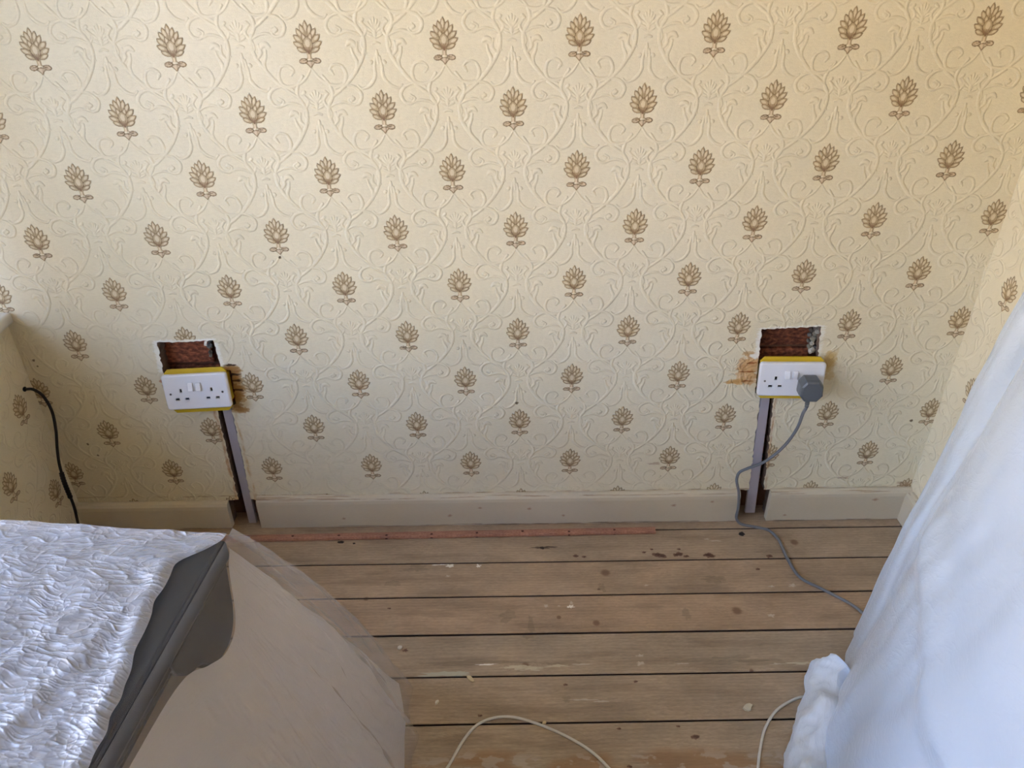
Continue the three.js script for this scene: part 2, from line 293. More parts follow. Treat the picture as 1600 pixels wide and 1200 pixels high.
  for (const [x, z, w, h] of [[-0.248, 0.174, 50, 22], [0.208, 0.245, 16, 26], [0.395, 0.331, 18, 30], [0.033, 0.352, 14, 50], [0.026, 0.385, 22, 18], [0.485, 0.223, 60, 26], [-0.3, 0.22, 40, 20], [0.1, 0.55, 20, 14], [-0.02, 0.33, 40, 30], [0.45, 0.46, 160, 22], [0.55, 0.465, 120, 18], [-0.1, 0.455, 200, 16], [0.1, 0.46, 120, 10]]) mark(x, z, w / 1000, h / 1000, 'rgba(92,80,62,0.2)', 0.7);
  for (const [x, z, w, h, c] of [[-0.185, 0.161, 40, 4, 0], [-0.164, 0.165, 16, 9, 0], [-0.092, 0.167, 10, 9, 0], [0.07, 0.3, 12, 7, 1], [0.127, 0.303, 16, 10, 0], [0.13, 0.29, 6, 12, 1], [-0.062, 0.460, 40, 4, 0], [0.01, 0.469, 76, 9, 2], [0.03, 0.474, 40, 8, 2], [-0.012, 0.468, 44, 6, 2], [0.085, 0.467, 50, 6, 2], [0.134, 0.464, 40, 4, 1], [-0.155, 0.484, 82, 11, 3], [-0.13, 0.482, 36, 8, 3], [0.566, 0.471, 30, 4, 1], [0.62, 0.47, 70, 6, 2], [0.593, 0.339, 14, 9, 1], [0.672, 0.248, 16, 10, 1], [0.62, 0.249, 14, 6, 1], [0.267, 0.464, 16, 10, 1], [0.27, 0.444, 14, 6, 1], [0.133, 0.552, 46, 4, 1], [0.17, 0.556, 30, 4, 1], [0.317, 0.239, 8, 5, 1], [-0.167, 0.2, 10, 6, 1], [0.27, 0.268, 9, 5, 1], [0.1, 0.3, 6, 4, 1], [0.52, 0.09, 30, 4, 1], [0.5, 0.084, 16, 4, 1], [0.36, 0.466, 26, 4, 1]])
    mark(x, z, w / 1000, h / 1000, ['rgba(244,238,226,0.95)', 'rgba(206,192,170,0.7)', 'rgba(206,192,160,0.85)', 'rgba(186,182,158,0.9)'][c], 0.9);
}
const floorMap = canvasTex(fc), floorBump = floatTex(fbump, 2048, 1024);
const wood = std({ map: floorMap, bumpMap: floorBump, bumpScale: 0.0006, roughness: 0.66 });

// ---------------------------------------------------------------- the room shell
const plaster = std({ color: rgb(0.17, 0.11, 0.075), roughness: 0.95 }), render_ = std({ color: rgb(0.16, 0.075, 0.04), roughness: 0.95 });  // plaster: cut faces coloured dark, with the shade inside the cut-outs painted in
const RX = 1.045, LX = -1.14, DEPTH = 3.6, H = 2.4;

const floor = struct(group('floor')), edgeDirt = std({ color: rgb(0.07, 0.045, 0.03), roughness: 1 });
for (let i = 0; i + 1 < edges.length; i++) {
  const a = edges[i] + 0.002 + rnd() * 0.0008, b = edges[i + 1] - 0.002, dy = (rnd() - 0.5) * 0.0016, c = 0.0018;
  const g = prismX([[a, -0.026], [b, -0.026], [b, dy - c], [b - c, dy], [a + c, dy], [a, dy - c]], LX - 0.05, RX + 0.04);
  planar(g, (x) => (x - FX0) / (FX1 - FX0) + Math.floor(i / 10) * 0.37, (x, y, z) => 1 - z / FZ);
  const P = g.attributes.position, N = g.attributes.normal, order = [[], []];
  for (let q = 0; q < P.count; q += 3) order[Math.abs(N.getZ(q)) > 0.9 ? 1 : 0].push(q, q + 1, q + 2);
  g.setIndex([...order[0], ...order[1]]); g.clearGroups(); g.addGroup(0, order[0].length, 0); g.addGroup(order[0].length, order[1].length, 1);
  mesh('floor_board', g, [wood, edgeDirt], floor);
}
mesh('subfloor', box(LX - 0.3, RX + 0.2, -0.14, -0.028, -0.2, DEPTH + 0.1), std({ color: rgb(0.025, 0.018, 0.013), roughness: 1 }), floor);

function jag(pts, amp, step) { // subdivides a path's edges and roughens them
  const out = [];
  for (let i = 0; i + 1 < pts.length; i++) {
    const [x0, y0] = pts[i], [x1, y1, clean] = pts[i + 1], L = Math.hypot(x1 - x0, y1 - y0), n = clean ? 1 : Math.max(1, Math.round(L / step));
    for (let k = 0; k < n; k++) { const t = k / n, q = k ? amp : 0; out.push([mix(x0, x1, t) + (rnd() - 0.5) * q, mix(y0, y1, t) + (rnd() - 0.5) * q]); }
  }
  out.push(pts[pts.length - 1].slice(0, 2)); return out;
}
const wall_back = struct(group('wall_back'));
{
  const L = jag([[-0.752, 0.0], [-0.752, 0.082], [-0.7225, 0.084], [-0.7185, 0.38], [-0.81, 0.386], [-0.822, 0.474], [-0.8175, 0.556], [-0.74, 0.558], [-0.688, 0.5605], [-0.684, 0.486], [-0.664, 0.48], [-0.669, 0.386], [-0.683, 0.379], [-0.6895, 0.084], [-0.668, 0.08], [-0.668, 0.0]], 0.0035, 0.007);
  const R = jag([[0.59, 0.0], [0.59, 0.092], [0.618, 0.094], [0.5985, 0.392], [0.585, 0.398], [0.577, 0.492], [0.5715, 0.573], [0.64, 0.5745], [0.7075, 0.5775], [0.716, 0.4996], [0.727, 0.492], [0.727, 0.404], [0.72, 0.396], [0.632, 0.391], [0.657, 0.094], [0.678, 0.096], [0.678, 0.0]], 0.004, 0.007);
  const shape = new THREE.Shape([[WX0, 0], ...L, ...R, [RX + 0.02, 0], [RX + 0.02, H], [WX0, H]].map(([x, y]) => new THREE.Vector2(x, y)));
  const D = 0.034, g = new THREE.ExtrudeGeometry(shape, { depth: D, bevelEnabled: false }).translate(0, 0, -D);
  planar(g, (x) => (x - WX0) / (WX1 - WX0), (x, y) => y / WH);
  const [ox, oy] = O(0, 1), tu = (x, y) => ((x - ox) * Math.cos(TH) + (y - oy) * Math.sin(TH)) / S + 0.5, tv = (x, y) => (-(x - ox) * Math.sin(TH) + (y - oy) * Math.cos(TH)) / (2 * ROW) + 0.5;
  planar(g, tu, tv, 'uv1');
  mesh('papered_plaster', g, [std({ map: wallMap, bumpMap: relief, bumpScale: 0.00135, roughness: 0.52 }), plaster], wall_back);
  mesh('wall_core', box(-1.9, RX + 0.2, -0.14, H + 0.1, -0.26, -0.046), render_, wall_back);
  // paper that runs on into the window bay
  const s = planar(box(-1.8, WX0, 0, H, -0.05, 0), tu, tv, 'uv1'); mesh('bay_return', s, paperSide, wall_back);
  // bricks seen in the two cut-outs and the chases
  const brickM = [0.9, 1.15, 0.75].map((k, i) => {
    const c = document.createElement('canvas'); c.width = c.height = 128; const q = c.getContext('2d'), im = q.createImageData(128, 128);
    for (let y = 0; y < 128; y++) for (let x = 0; x < 128; x++) { const n = fbm(x * 0.05 + i * 9, y * 0.08, 4), m = sstep(0.2, 0.5, fbm(x * 0.03 + 4 * i, y * 0.11 + 9, 3)), o = (y * 128 + x) * 4; im.data[o] = mix(142, 176, m) * k + n * 60; im.data[o + 1] = mix(80, 104, m) * k + n * 40; im.data[o + 2] = mix(54, 72, m) * k + n * 30; im.data[o + 3] = 255; }
    q.putImageData(im, 0, 0); return std({ map: canvasTex(c), bumpMap: canvasTex(c, false), bumpScale: 0.003, roughness: 0.95 });
  });
  const brick = (x0, x1, y0, y1, k) => { const b = new RoundedBoxGeometry(x1 - x0, y1 - y0, 0.03, 2, 0.004).translate((x0 + x1) / 2, (y0 + y1) / 2, -0.049 - 0.004 * rnd()); planar(b, (x) => x / 0.12, (x, y) => y / 0.12); mesh('brick', b, brickM[k], wall_back); };
  brick(-0.93, -0.712, 0.481, 0.549, 0); brick(-0.702, -0.49, 0.481, 0.549, 1); brick(-0.83, -0.6, 0.555, 0.625, 2); brick(-0.85, -0.64, 0.405, 0.472, 2); brick(-0.78, -0.6, 0.33, 0.397, 0);
  brick(0.50, 0.712, 0.508, 0.578, 2); brick(0.722, 0.9, 0.50, 0.57, 0); brick(0.49, 0.71, 0.43, 0.5, 0); brick(0.55, 0.7, 0.355, 0.422, 1); brick(0.57, 0.74, 0.584, 0.64, 0);
  for (let j = 1; j < 4; j++) { brick(-0.76, -0.63, 0.01 + j * 0.077, 0.078 + j * 0.077, (j + 1) % 3); brick(0.57, 0.72, 0.006 + j * 0.077, 0.074 + j * 0.077, (j * 2) % 3); }
  // rubble in the right end of the right-hand cut-out, a curl of torn paper and a mortar lump in the left one
  const lump = (x, y, z, r, m) => { const q = new THREE.IcosahedronGeometry(r, 2), p = q.attributes.position, v = V(0, 0, 0); for (let i = 0; i < p.count; i++) { v.fromBufferAttribute(p, i); v.multiplyScalar(1 + 0.28 * noise(v.x * 190 + x * 90, v.y * 190 + v.z * 170 + y * 80)); p.setXYZ(i, v.x + x, v.y + y, v.z + z); } q.computeVertexNormals(); mesh('mortar_lump', q, m, wall_back); };
  const lm = [rgb(0.4, 0.37, 0.31), rgb(0.16, 0.145, 0.13), rgb(0.22, 0.2, 0.15), rgb(0.5, 0.46, 0.4), rgb(0.09, 0.08, 0.07)].map((c) => std({ color: c, roughness: 1 }));
  for (const [x, y, r, k] of [[0.706, 0.566, 0.0085, 1], [0.7095, 0.556, 0.007, 0], [0.702, 0.553, 0.0065, 4], [0.7085, 0.546, 0.006, 2], [0.699, 0.541, 0.0055, 1], [0.705, 0.535, 0.007, 2], [0.711, 0.534, 0.006, 4], [0.695, 0.53, 0.005, 1], [0.703, 0.525, 0.006, 0], [0.7085, 0.522, 0.006, 4], [0.7, 0.515, 0.006, 2], [0.706, 0.511, 0.005, 3], [0.7115, 0.514, 0.005, 4], [0.698, 0.557, 0.005, 4], [0.703, 0.504, 0.006, 3], [0.71, 0.503, 0.006, 3], [-0.709, 0.533, 0.007, 1], [-0.708, 0.52, 0.005, 4], [-0.707, 0.545, 0.005, 4], [-0.712, 0.507, 0.004, 2]]) lump(x, y, -0.016 - 0.014 * rnd(), r, lm[k]);
  const curl = surface(6, 12, (u, v) => V(-0.7075 + 0.006 * u - v * 0.006, 0.559 - v * 0.019, 0.001 + 0.004 * Math.sin(v * 3) - 0.012 * v * v)); mesh('torn_paper', curl, std({ color: rgb(0.86, 0.84, 0.78), side: THREE.DoubleSide }), wall_back);
}
const cornerUV = (g, z0, y0, s) => planar(g, (x, y, z) => (z - z0) * s / S + 0.5, (x, y) => (y - y0) / (2 * ROW) + 0.5, 'uv1');
{ // right wall, whole
  const g = cornerUV(box(RX, RX + 0.2, -0.14, H + 0.1, -0.04, DEPTH + 0.2), 0.094, 0.70, -1);
  struct(mesh('wall_right', g, paperSide));
}
// left wall: low under the window, solid beyond it
const WZ = 3.4, GZ = 0.5, SILL = 0.614, HEAD = 1.92, WT = 0.64;
{
  const g = mergeGeometries([box(LX - WT, LX, -0.14, SILL, -0.02, DEPTH + 0.2), box(LX - WT, LX, SILL, HEAD, WZ, DEPTH + 0.2), box(LX - WT, LX, HEAD, H + 0.1, -0.02, DEPTH + 0.2), box(LX - WT, LX - 0.54, SILL, HEAD, -0.02, GZ)]);
  struct(mesh('wall_left', cornerUV(g, 0.065, 0.419, 1), paperSide));
}
struct(mesh('wall_front', cornerUV(box(LX - 0.3, RX + 0.2, -0.14, H + 0.1, DEPTH, DEPTH + 0.2), 0, 0.4, 1), (() => { const g = std({ color: rgb(0.30, 0.22, 0.14), roughness: 0.7 }); return g; })()));
struct(mesh('ceiling', box(LX - WT, RX + 0.2, H, H + 0.25, -0.26, DEPTH + 0.2), std({ color: rgb(0.5, 0.44, 0.36), roughness: 0.9 })));
// window in the left wall (out of the picture to the left); its sill shows in the corner
const white = std({ color: rgb(0.74, 0.70, 0.62), roughness: 0.45 });
{
  const win = struct(group('window_1')), fx0 = LX - 0.60, fx1 = LX - 0.54, t = 0.055, ZM = (GZ + WZ) / 2;
  const bars = [box(fx0, fx1, SILL, SILL + t, GZ, WZ), box(fx0, fx1, HEAD - t, HEAD, GZ, WZ), box(fx0, fx1, SILL, HEAD, GZ, GZ + t), box(fx0, fx1, SILL, HEAD, WZ - t, WZ), box(fx0, fx1, SILL, HEAD, ZM - t / 2, ZM + t / 2)];
  mesh('window_frame', mergeGeometries(bars), white, win);
  mesh('added_shade_post', rbox(LX - 0.13, LX - 0.03, SILL + 0.026, HEAD, 0.3, 0.48, 0.01), white, win);  // unseen post, added to shade the left end of the back wall
  for (const [a, b] of [[GZ + t, ZM - t / 2], [ZM + t / 2, WZ - t]]) mesh('pane', box(fx0 + 0.028, fx0 + 0.032, SILL + t, HEAD - t, a, b), phys({ color: 0xffffff, transmission: 1, roughness: 0, thickness: 0 }), win);
  const sill = mesh('window_sill', rbox(LX - 0.54, LX + 0.02, SILL, SILL + 0.026, 0.0015, WZ, 0.006, 3), white, win); sill.userData.label = 'off-white painted window sill';
}
// outside the window: ground and the sunlit wall of the house opposite
struct(mesh('ground_outside', box(-16, LX - WT, -3.2, -3.0, -14, 16), std({ color: rgb(0.4, 0.37, 0.3), roughness: 1 })));
struct(mesh('house_wall_outside', box(-9.3, -9, -3.0, 3.4, -12, 14), std({ color: rgb(0.52, 0.43, 0.32), roughness: 1 })));

// skirting: three lengths on the back wall, one on the right
const paint = (() => {
  const c = document.createElement('canvas'); c.width = 1024; c.height = 128; const q = mottled(c, [208, 196, 172], 8, 0.002);
  const px = (x) => (x + 1.15) / 2.2 * 1024;
  for (const [x, y, r] of [[-0.17, 0.035, 5], [-0.09, 0.06, 4], [0.04, 0.055, 5], [0.13, 0.03, 4], [0.42, 0.06, 5], [0.95, 0.07, 6], [0.72, 0.02, 4], [-0.45, 0.03, 4], [0.52, 0.07, 4]]) { blot(q, px(x), 128 - y / 0.1 * 128, r * 0.62, r * 1.2, 'rgba(176,146,120,0.5)'); blot(q, px(x), 128 - y / 0.1 * 128, r * 0.3, r * 0.6, 'rgba(156,112,84,0.5)'); }
  for (let i = 0; i < 40; i++) blot(q, rnd() * 1024, 4 + rnd() * 8, 6 + rnd() * 20, 1.2, 'rgba(150,122,96,0.5)', 12, 0.7);
  for (let i = 0; i < 50; i++) blot(q, rnd() * 1024, 122 + rnd() * 6, 6 + rnd() * 20, 1.5, 'rgba(120,96,76,0.5)', 12, 0.7);
  return std({ map: canvasTex(c), roughness: 0.42 });
})();
const skProfile = (h) => [[0.0005, 0.001], [0.019, 0.001], [0.019, h - 0.018], [0.0175, h - 0.009], [0.013, h - 0.003], [0.0065, h], [0.0005, h]];
const skUV = (g) => planar(g, (x) => (x + 1.15) / 2.2, (x, y, z) => (y + Math.max(0, 0.019 - z) * 0.1) / 0.1);
const base_back = struct(group('baseboard_back'));
for (const [a, b, h] of [[LX + 0.001, -0.749, 0.083], [-0.672, 0.593, 0.0965], [0.673, RX - 0.001, 0.098]]) mesh('skirting_length', skUV(prismX(skProfile(h), a, b)), paint, base_back);
{
  const g = prismX(skProfile(0.095), 0.019, DEPTH - 0.002); g.rotateY(-Math.PI / 2); g.translate(RX, 0, 0);
  struct(mesh('baseboard_right', planar(g, (x, y, z) => z / 2.2, (x, y) => y / 0.1), paint));
}

// ---------------------------------------------------------------- sockets
const plateM = phys({ color: rgb(0.80, 0.80, 0.82), roughness: 0.28, clearcoat: 0.3, clearcoatRoughness: 0.2 }), yellow = phys({ color: rgb(0.62, 0.42, 0.02), roughness: 0.4 }), slot = std({ color: rgb(0.015, 0.015, 0.017), roughness: 0.8 }), screwM = std({ color: rgb(0.25, 0.24, 0.22), metalness: 0.9, roughness: 0.4 });
function roundRect(w, h, r) { const s = new THREE.Shape(), x = w / 2, y = h / 2; s.moveTo(-x + r, -y); s.lineTo(x - r, -y); s.absarc(x - r, -y + r, r, -Math.PI / 2, 0); s.lineTo(x, y - r); s.absarc(x - r, y - r, r, 0, Math.PI / 2); s.lineTo(-x + r, y); s.absarc(-x + r, y - r, r, Math.PI / 2, Math.PI); s.lineTo(-x, -y + r); s.absarc(-x + r, -y + r, r, Math.PI, Math.PI * 1.5); return s; }
function socket(label, pos, rx, ry, rz, plugged) {
  const t = group('double_socket', pos); t.rotation.set(rx, ry, rz, 'ZYX'); tag(t, label, 'socket');
  // face plate with real pin holes, in its own axes: face towards +z
  const sh = roundRect(0.1415, 0.0795, 0.003), ev = new Evaluator(); ev.useGroups = false;
  const fp = new THREE.ExtrudeGeometry(sh, { depth: 0.0045, bevelEnabled: true, bevelThickness: 0.0042, bevelSize: 0.0042, bevelSegments: 5, curveSegments: 6 }).translate(0, 0, -0.0087);
  let plate = new Brush(fp); plate.updateMatrixWorld();
  for (const c of [-0.0355, 0.0355]) for (const [x, y, w, h] of [[c, 0.0045, 0.0058, 0.0095], [c - 0.011, -0.0165, 0.0092, 0.0058], [c + 0.011, -0.0165, 0.0092, 0.0058]]) {
    const cut = new Brush(new THREE.BoxGeometry(w, h, 0.04).translate(x, y, 0)); cut.updateMatrixWorld(); plate = ev.evaluate(plate, cut, SUBTRACTION);
  }
  mesh('faceplate', plate.geometry, plateM, t);
  for (const x of [-0.0355, 0.0355]) mesh('pin_recess', box(x - 0.0225, x + 0.0225, -0.026, 0.014, -0.0126, -0.0035), slot, t);
  for (const [i, x] of [-0.0105, 0.0075].entries()) { const r = new RoundedBoxGeometry(0.0118, 0.0205, 0.007, 3, 0.0016); r.rotateX(plugged && i ? 0.22 : -0.22); r.translate(x, 0.0135, 0.002); mesh('rocker_switch', r, plateM, t); }
  for (const x of [-0.0602, 0.0602]) { const r = new THREE.CylinderGeometry(0.0024, 0.0024, 0.0012, 14).rotateX(Math.PI / 2).translate(x, -0.003, 0.0002); mesh('screw', r, screwM, t); }
  // yellow mounting box: chamfered flange that shows above and below, body behind
  const fl = new THREE.Shape(); for (const [i, [x, y]] of [[-0.063, 0.0525], [0.063, 0.0525], [0.0715, 0.043], [0.0715, -0.046], [0.061, -0.0570], [-0.061, -0.0570], [-0.0715, -0.046], [-0.0715, 0.043]].entries()) fl[i ? 'lineTo' : 'moveTo'](x, y);
  const fg = new THREE.ExtrudeGeometry(fl, { depth: 0.003, bevelEnabled: true, bevelThickness: 0.0006, bevelSize: 0.0006, bevelSegments: 2 }).translate(0, 0, -0.0185);
  mesh('mounting_box', mergeGeometries([fg, box(-0.069, 0.069, -0.036, 0.034, -0.044, -0.0185).toNonIndexed(), box(-0.069, 0.069, -0.038, 0.038, -0.0158, -0.0088).toNonIndexed()].map((g) => { g.deleteAttribute('uv'); return g; })), yellow, t);
  return t;
}
socket('white double wall socket below the left-hand brick cut-out, both outlets empty', [-0.7405, 0.4435, 0.036], -0.16, 0.03, 0.03, false);
const sockR = socket('white double wall socket below the right-hand brick cut-out with a plug in it', [0.651, 0.4545, 0.034], -0.07, -0.1, 0.042, true);
// plug and its flex
{
  const t = group('grey_plug'); tag(t, 'grey three-pin plug in the right-hand socket with its grey flex trailing to the floor', 'plug');
  const gm = phys({ color: rgb(0.105, 0.115, 0.125), roughness: 0.42 }), q = new THREE.Shape();
  const oct = [[-0.012, 0.022], [0.012, 0.022], [0.0205, 0.011], [0.0215, -0.010], [0.012, -0.022], [-0.012, -0.022], [-0.0215, -0.010], [-0.0205, 0.011]];
  for (const [i, [x, y]] of oct.entries()) q[i ? 'lineTo' : 'moveTo'](x, y);
  const b = new THREE.ExtrudeGeometry(q, { depth: 0.02, bevelEnabled: true, bevelThickness: 0.011, bevelSize: 0.005, bevelSegments: 2, curveSegments: 4 }).translate(0, 0, 0.0115);
  const holder = new THREE.Object3D(); holder.position.copy(sockR.position); holder.rotation.copy(sockR.rotation); holder.updateMatrix();
  const m = holder.matrix.clone().multiply(new THREE.Matrix4().makeTranslation(0.0375, -0.008, 0.0035)); b.applyMatrix4(m);
  mesh('plug_body', b, gm, t);
  const end = V(0, -0.024, 0.02).applyMatrix4(m), e2 = V(-0.001, -0.05, 0.021).applyMatrix4(m);
  const gp = []; for (let i = 0; i <= 6; i++) { const k = i / 6; gp.push(new THREE.Vector2(mix(0.0062, 0.0046, k) - (i % 2 ? 0.0006 : 0), k)); }
  const gd = new THREE.LatheGeometry(gp, 14), L = end.distanceTo(e2); gd.scale(1, L, 1); gd.applyQuaternion(new THREE.Quaternion().setFromUnitVectors(V(0, 1, 0), e2.clone().sub(end).normalize())); gd.translate(end.x, end.y, end.z);
  mesh('cord_guard', gd, gm, t);
  mesh('flex', tube([[end.x, end.y, end.z], [e2.x, e2.y, e2.z], [0.690, 0.372, 0.05], [0.687, 0.318, 0.042], [0.667, 0.256, 0.033], [0.630, 0.206, 0.027], [0.590, 0.1865, 0.028], [0.573, 0.176, 0.029], [0.569, 0.155, 0.03], [0.581, 0.108, 0.032], [0.587, 0.055, 0.031], [0.588, 0.022, 0.03], [0.600, 0.0055, 0.033], [0.634, 0.0038, 0.044], [0.668, 0.0038, 0.058], [0.683, 0.0038, 0.09], [0.685, 0.0038, 0.162], [0.697, 0.0038, 0.226], [0.742, 0.0038, 0.268], [0.793, 0.0038, 0.318], [0.815, 0.0038, 0.36]], 0.0037, 260), std({ color: rgb(0.17, 0.175, 0.185), roughness: 0.5 }), t);
}
// cable cappings in the chases
function capping(label, pts) { // bottom-left, bottom-right, top-right, top-left on the wall, a shallow channel
  const s = new THREE.Shape(pts.map(([x, y]) => new THREE.Vector2(x, y)));
  const g = new THREE.ExtrudeGeometry(s, { depth: 0.008, bevelEnabled: true, bevelThickness: 0.0015, bevelSize: 0.0012, bevelSegments: 2 }).translate(0, 0, -0.011);
  return tag(mesh('cable_capping', g, std({ color: rgb(0.40, 0.365, 0.39), roughness: 0.55 })), label, 'conduit');
}
capping('pale grey cable capping running down from the left-hand socket to the floor', [[-0.7105, 0.001], [-0.692, 0.001], [-0.686, 0.392], [-0.7055, 0.392]]);
capping('grey cable capping running down from the right-hand socket to the floor', [[0.6225, 0.012], [0.6465, 0.012], [0.622, 0.40], [0.6015, 0.40]]);
// black lead in the left corner
{
  const t = group('black_cable'); tag(t, 'thin black cable with a connector sleeve hanging in the left corner', 'cable');
  const bm = std({ color: rgb(0.012, 0.010, 0.009), roughness: 0.5 });
  const k = (x, y, z) => { const s = (1.5574 - z) / (1.5574 - 0.02); return [-0.0213 + (x + 0.0213) * s, 1.4163 + (y - 1.4163) * s, z]; };   // measured against the wall, then stood off it
  const pts = [k(-1.142, 0.447, 0.03), k(-1.128, 0.4465, 0.034), k(-1.1115, 0.432, 0.036), k(-1.1026, 0.389, 0.04), k(-1.110, 0.332, 0.045), k(-1.126, 0.27, 0.05), k(-1.136, 0.22, 0.055), k(-1.141, 0.16, 0.06), k(-1.1415, 0.09, 0.064), k(-1.150, 0.02, 0.068)];
  mesh('lead', tube(pts, 0.0034, 120), bm, t);
  const c = curve([k(-1.1388, 0.199, 0.057), k(-1.1412, 0.165, 0.06), k(-1.1414, 0.112, 0.063)]), sl = new THREE.TubeGeometry(c, 30, 0.0058, 12), p = sl.attributes.position, v = V(0, 0, 0);
  for (let i = 0; i <= 30; i++) { const cc = c.getPointAt(i / 30), f = i === 0 || i === 30 ? 0.55 : [1, 1, 0.86][i % 3]; for (let j = 0; j <= 12; j++) { const n = i * 13 + j; v.fromBufferAttribute(p, n).sub(cc).multiplyScalar(f).add(cc); p.setXYZ(n, v.x, v.y, v.z); } }
  sl.computeVertexNormals(); mesh('connector_sleeve', sl, bm, t);
  mesh('wall_grommet', new THREE.SphereGeometry(0.006, 12, 8).scale(0.6, 1, 1).translate(LX + 0.002, k(-1.142, 0.447, 0.03)[1], 0.03), bm, t);
}

// ---------------------------------------------------------------- things on the floor
{
  const c = document.createElement('canvas'); c.width = 1024; c.height = 64; const q = c.getContext('2d'), im = q.createImageData(1024, 64);
  for (let y = 0; y < 64; y++) for (let x = 0; x < 1024; x++) { const n = noise(x * 0.02, y * 0.12), m = noiseB(x * 0.12 - y * 0.05, y * 0.25), o = (y * 1024 + x) * 4, f = fbm(x * 0.006, 2, 2); im.data[o] = 168 + 14 * n + 16 * m + 20 * f; im.data[o + 1] = 120 + 13 * n + 14 * m + 16 * f; im.data[o + 2] = 97 + 10 * n + 12 * m + 12 * f; im.data[o + 3] = 255; }
  q.putImageData(im, 0, 0);
  for (let i = 0; i < 9; i++) blot(q, 60 + i * 108 + rnd() * 10, 24 + rnd() * 12, 3, 5, 'rgba(70,34,24,0.9)');
  const g = prismX([[-0.002, 0], [0.0165, 0], [0.0165, 0.005], [0.0145, 0.008], [0.003, 0.0095], [-0.002, 0.008]], 0, 1.14);
  planar(g, (x) => x / 1.14, (x, y, z) => (z + y) / 0.03); g.rotateY(0.0085); g.translate(-0.77, 0.0008, 0.056);
  tag(mesh('wood_strip', g, std({ map: canvasTex(c), roughness: 0.75 })), 'long thin reddish strip of wood lying on the boards along the skirting', 'wood strip');
}
tag(mesh('white_cable', tube([[-0.30, 0.003, 0.95], [-0.2, 0.003, 0.80], [-0.139, 0.003, 0.695], [-0.111, 0.003, 0.640], [-0.086, 0.003, 0.6085], [-0.054, 0.003, 0.5935], [-0.0146, 0.003, 0.5915], [0.037, 0.003, 0.608], [0.099, 0.003, 0.640], [0.141, 0.003, 0.671], [0.168, 0.003, 0.702], [0.225, 0.003, 0.79], [0.32, 0.003, 0.85], [0.415, 0.003, 0.81], [0.448, 0.003, 0.735], [0.456, 0.003, 0.706], [0.4716, 0.003, 0.667], [0.4924, 0.003, 0.6265], [0.531, 0.003, 0.584], [0.582, 0.003, 0.558], [0.593, 0.003, 0.556]], 0.0029, 260), std({ color: rgb(0.66, 0.63, 0.56), roughness: 0.4 })), 'thin white cable looping across the floorboards at the front', 'cable');
{
  const cm = [rgb(0.62, 0.5, 0.3), rgb(0.6, 0.53, 0.38), rgb(0.66, 0.6, 0.5)].map((c) => std({ color: c, roughness: 0.95 }));
  const chip = (x, z, w, d, h, rot, k, label) => {
    const pts = []; for (let i = 0; i < 9; i++) { const a = i / 9 * Math.PI * 2, q = 0.65 + rnd() * 0.5; pts.push(new THREE.Vector2(Math.cos(a) * w / 2 * q, Math.sin(a) * d / 2 * q)); }
    const g = new THREE.ExtrudeGeometry(new THREE.Shape(pts), { depth: h, bevelEnabled: true, bevelSize: 0.0006, bevelThickness: 0.0008, bevelSegments: 1 }).rotateX(-Math.PI / 2).rotateY(rot).translate(x, 0.0016, z);
    tag(mesh('plaster_chip', g, cm[k]), label, 'plaster chip');
  };
  chip(-0.101, 0.500, 0.024, 0.010, 0.003, -0.8, 0, 'ochre plaster chip lying at the end of the pale paint streak on a board joint');
  chip(0.471, 0.579, 0.02, 0.016, 0.004, 0.4, 1, 'pale plaster crumb near the right-hand loop of white cable');
  chip(-0.262, 0.416, 0.01, 0.008, 0.004, 0.3, 2, 'small pale crumb beside the lower edge of the left plastic sheet');
  chip(-0.170, 0.555, 0.010, 0.006, 0.003, 0.9, 2, 'tiny pale crumb on the boards above the left end of the white cable loop');
  chip(0.05, 0.606, 0.009, 0.005, 0.003, 0.5, 0, 'tiny crumb on the board joint touching the white cable loop');
}

// ---------------------------------------------------------------- plastic dust sheets and what they cover
function crumple() {
  const n = 1024, d = new Float32Array(n * n), m = n / 0.9;                                      // 0.9 m a side
  const hash = (i, j, k) => { const t = Math.sin(i * 127.1 + j * 311.7 + k * 74.7) * 43758.5453; return t - Math.floor(t); };
  const facet = (x, y, k) => { // distance to the nearest of scattered points: straight creases where two are equally near
    const i = Math.floor(x), j = Math.floor(y); let f = 9, f2 = 9;
    for (let q = -1; q <= 1; q++) for (let p = -1; p <= 1; p++) { const dx = i + p + hash(i + p, j + q, k) - x, dy = j + q + hash(i + p, j + q, k + 5) - y; const e = dx * dx + dy * dy; if (e < f) { f2 = f; f = e; } else if (e < f2) f2 = e; }
    return 0.6 * Math.sqrt(f) + 0.5 * sstep(0.22, 0, Math.sqrt(f2) - Math.sqrt(f)) * (0.3 + 0.7 * hash(i, j, k + 9));
  };
  for (let y = 0; y < n; y++) for (let x = 0; x < n; x++) {
    const X = x / m, Y = y / m, a = X + 0.006 * noise(X * 14, Y * 14 + 7), b = Y + 0.006 * noiseB(X * 14 + 3, Y * 14);
    d[y * n + x] = 0.26 * facet(a * 15 + b * 14, b * 52 - a * 9, 1) + 0.26 * facet(a * 30 - b * 34, b * 104 + a * 16, 2) + 0.13 * facet(a * 75 + b * 40, b * 170 - a * 40, 3) + 0.12 * fbm(a * 12, b * 12, 2);
  }
  return floatTex(d, n, n, THREE.MirroredRepeatWrapping);
}
const crumpled = crumple();
const film = (o) => phys({ thickness: 0, side: THREE.DoubleSide, bumpMap: crumpled, ...o });
const filmTop = film({ color: rgb(0.80, 0.83, 0.93), roughness: 0.28, transmission: 0.62, bumpScale: 0.0075 });
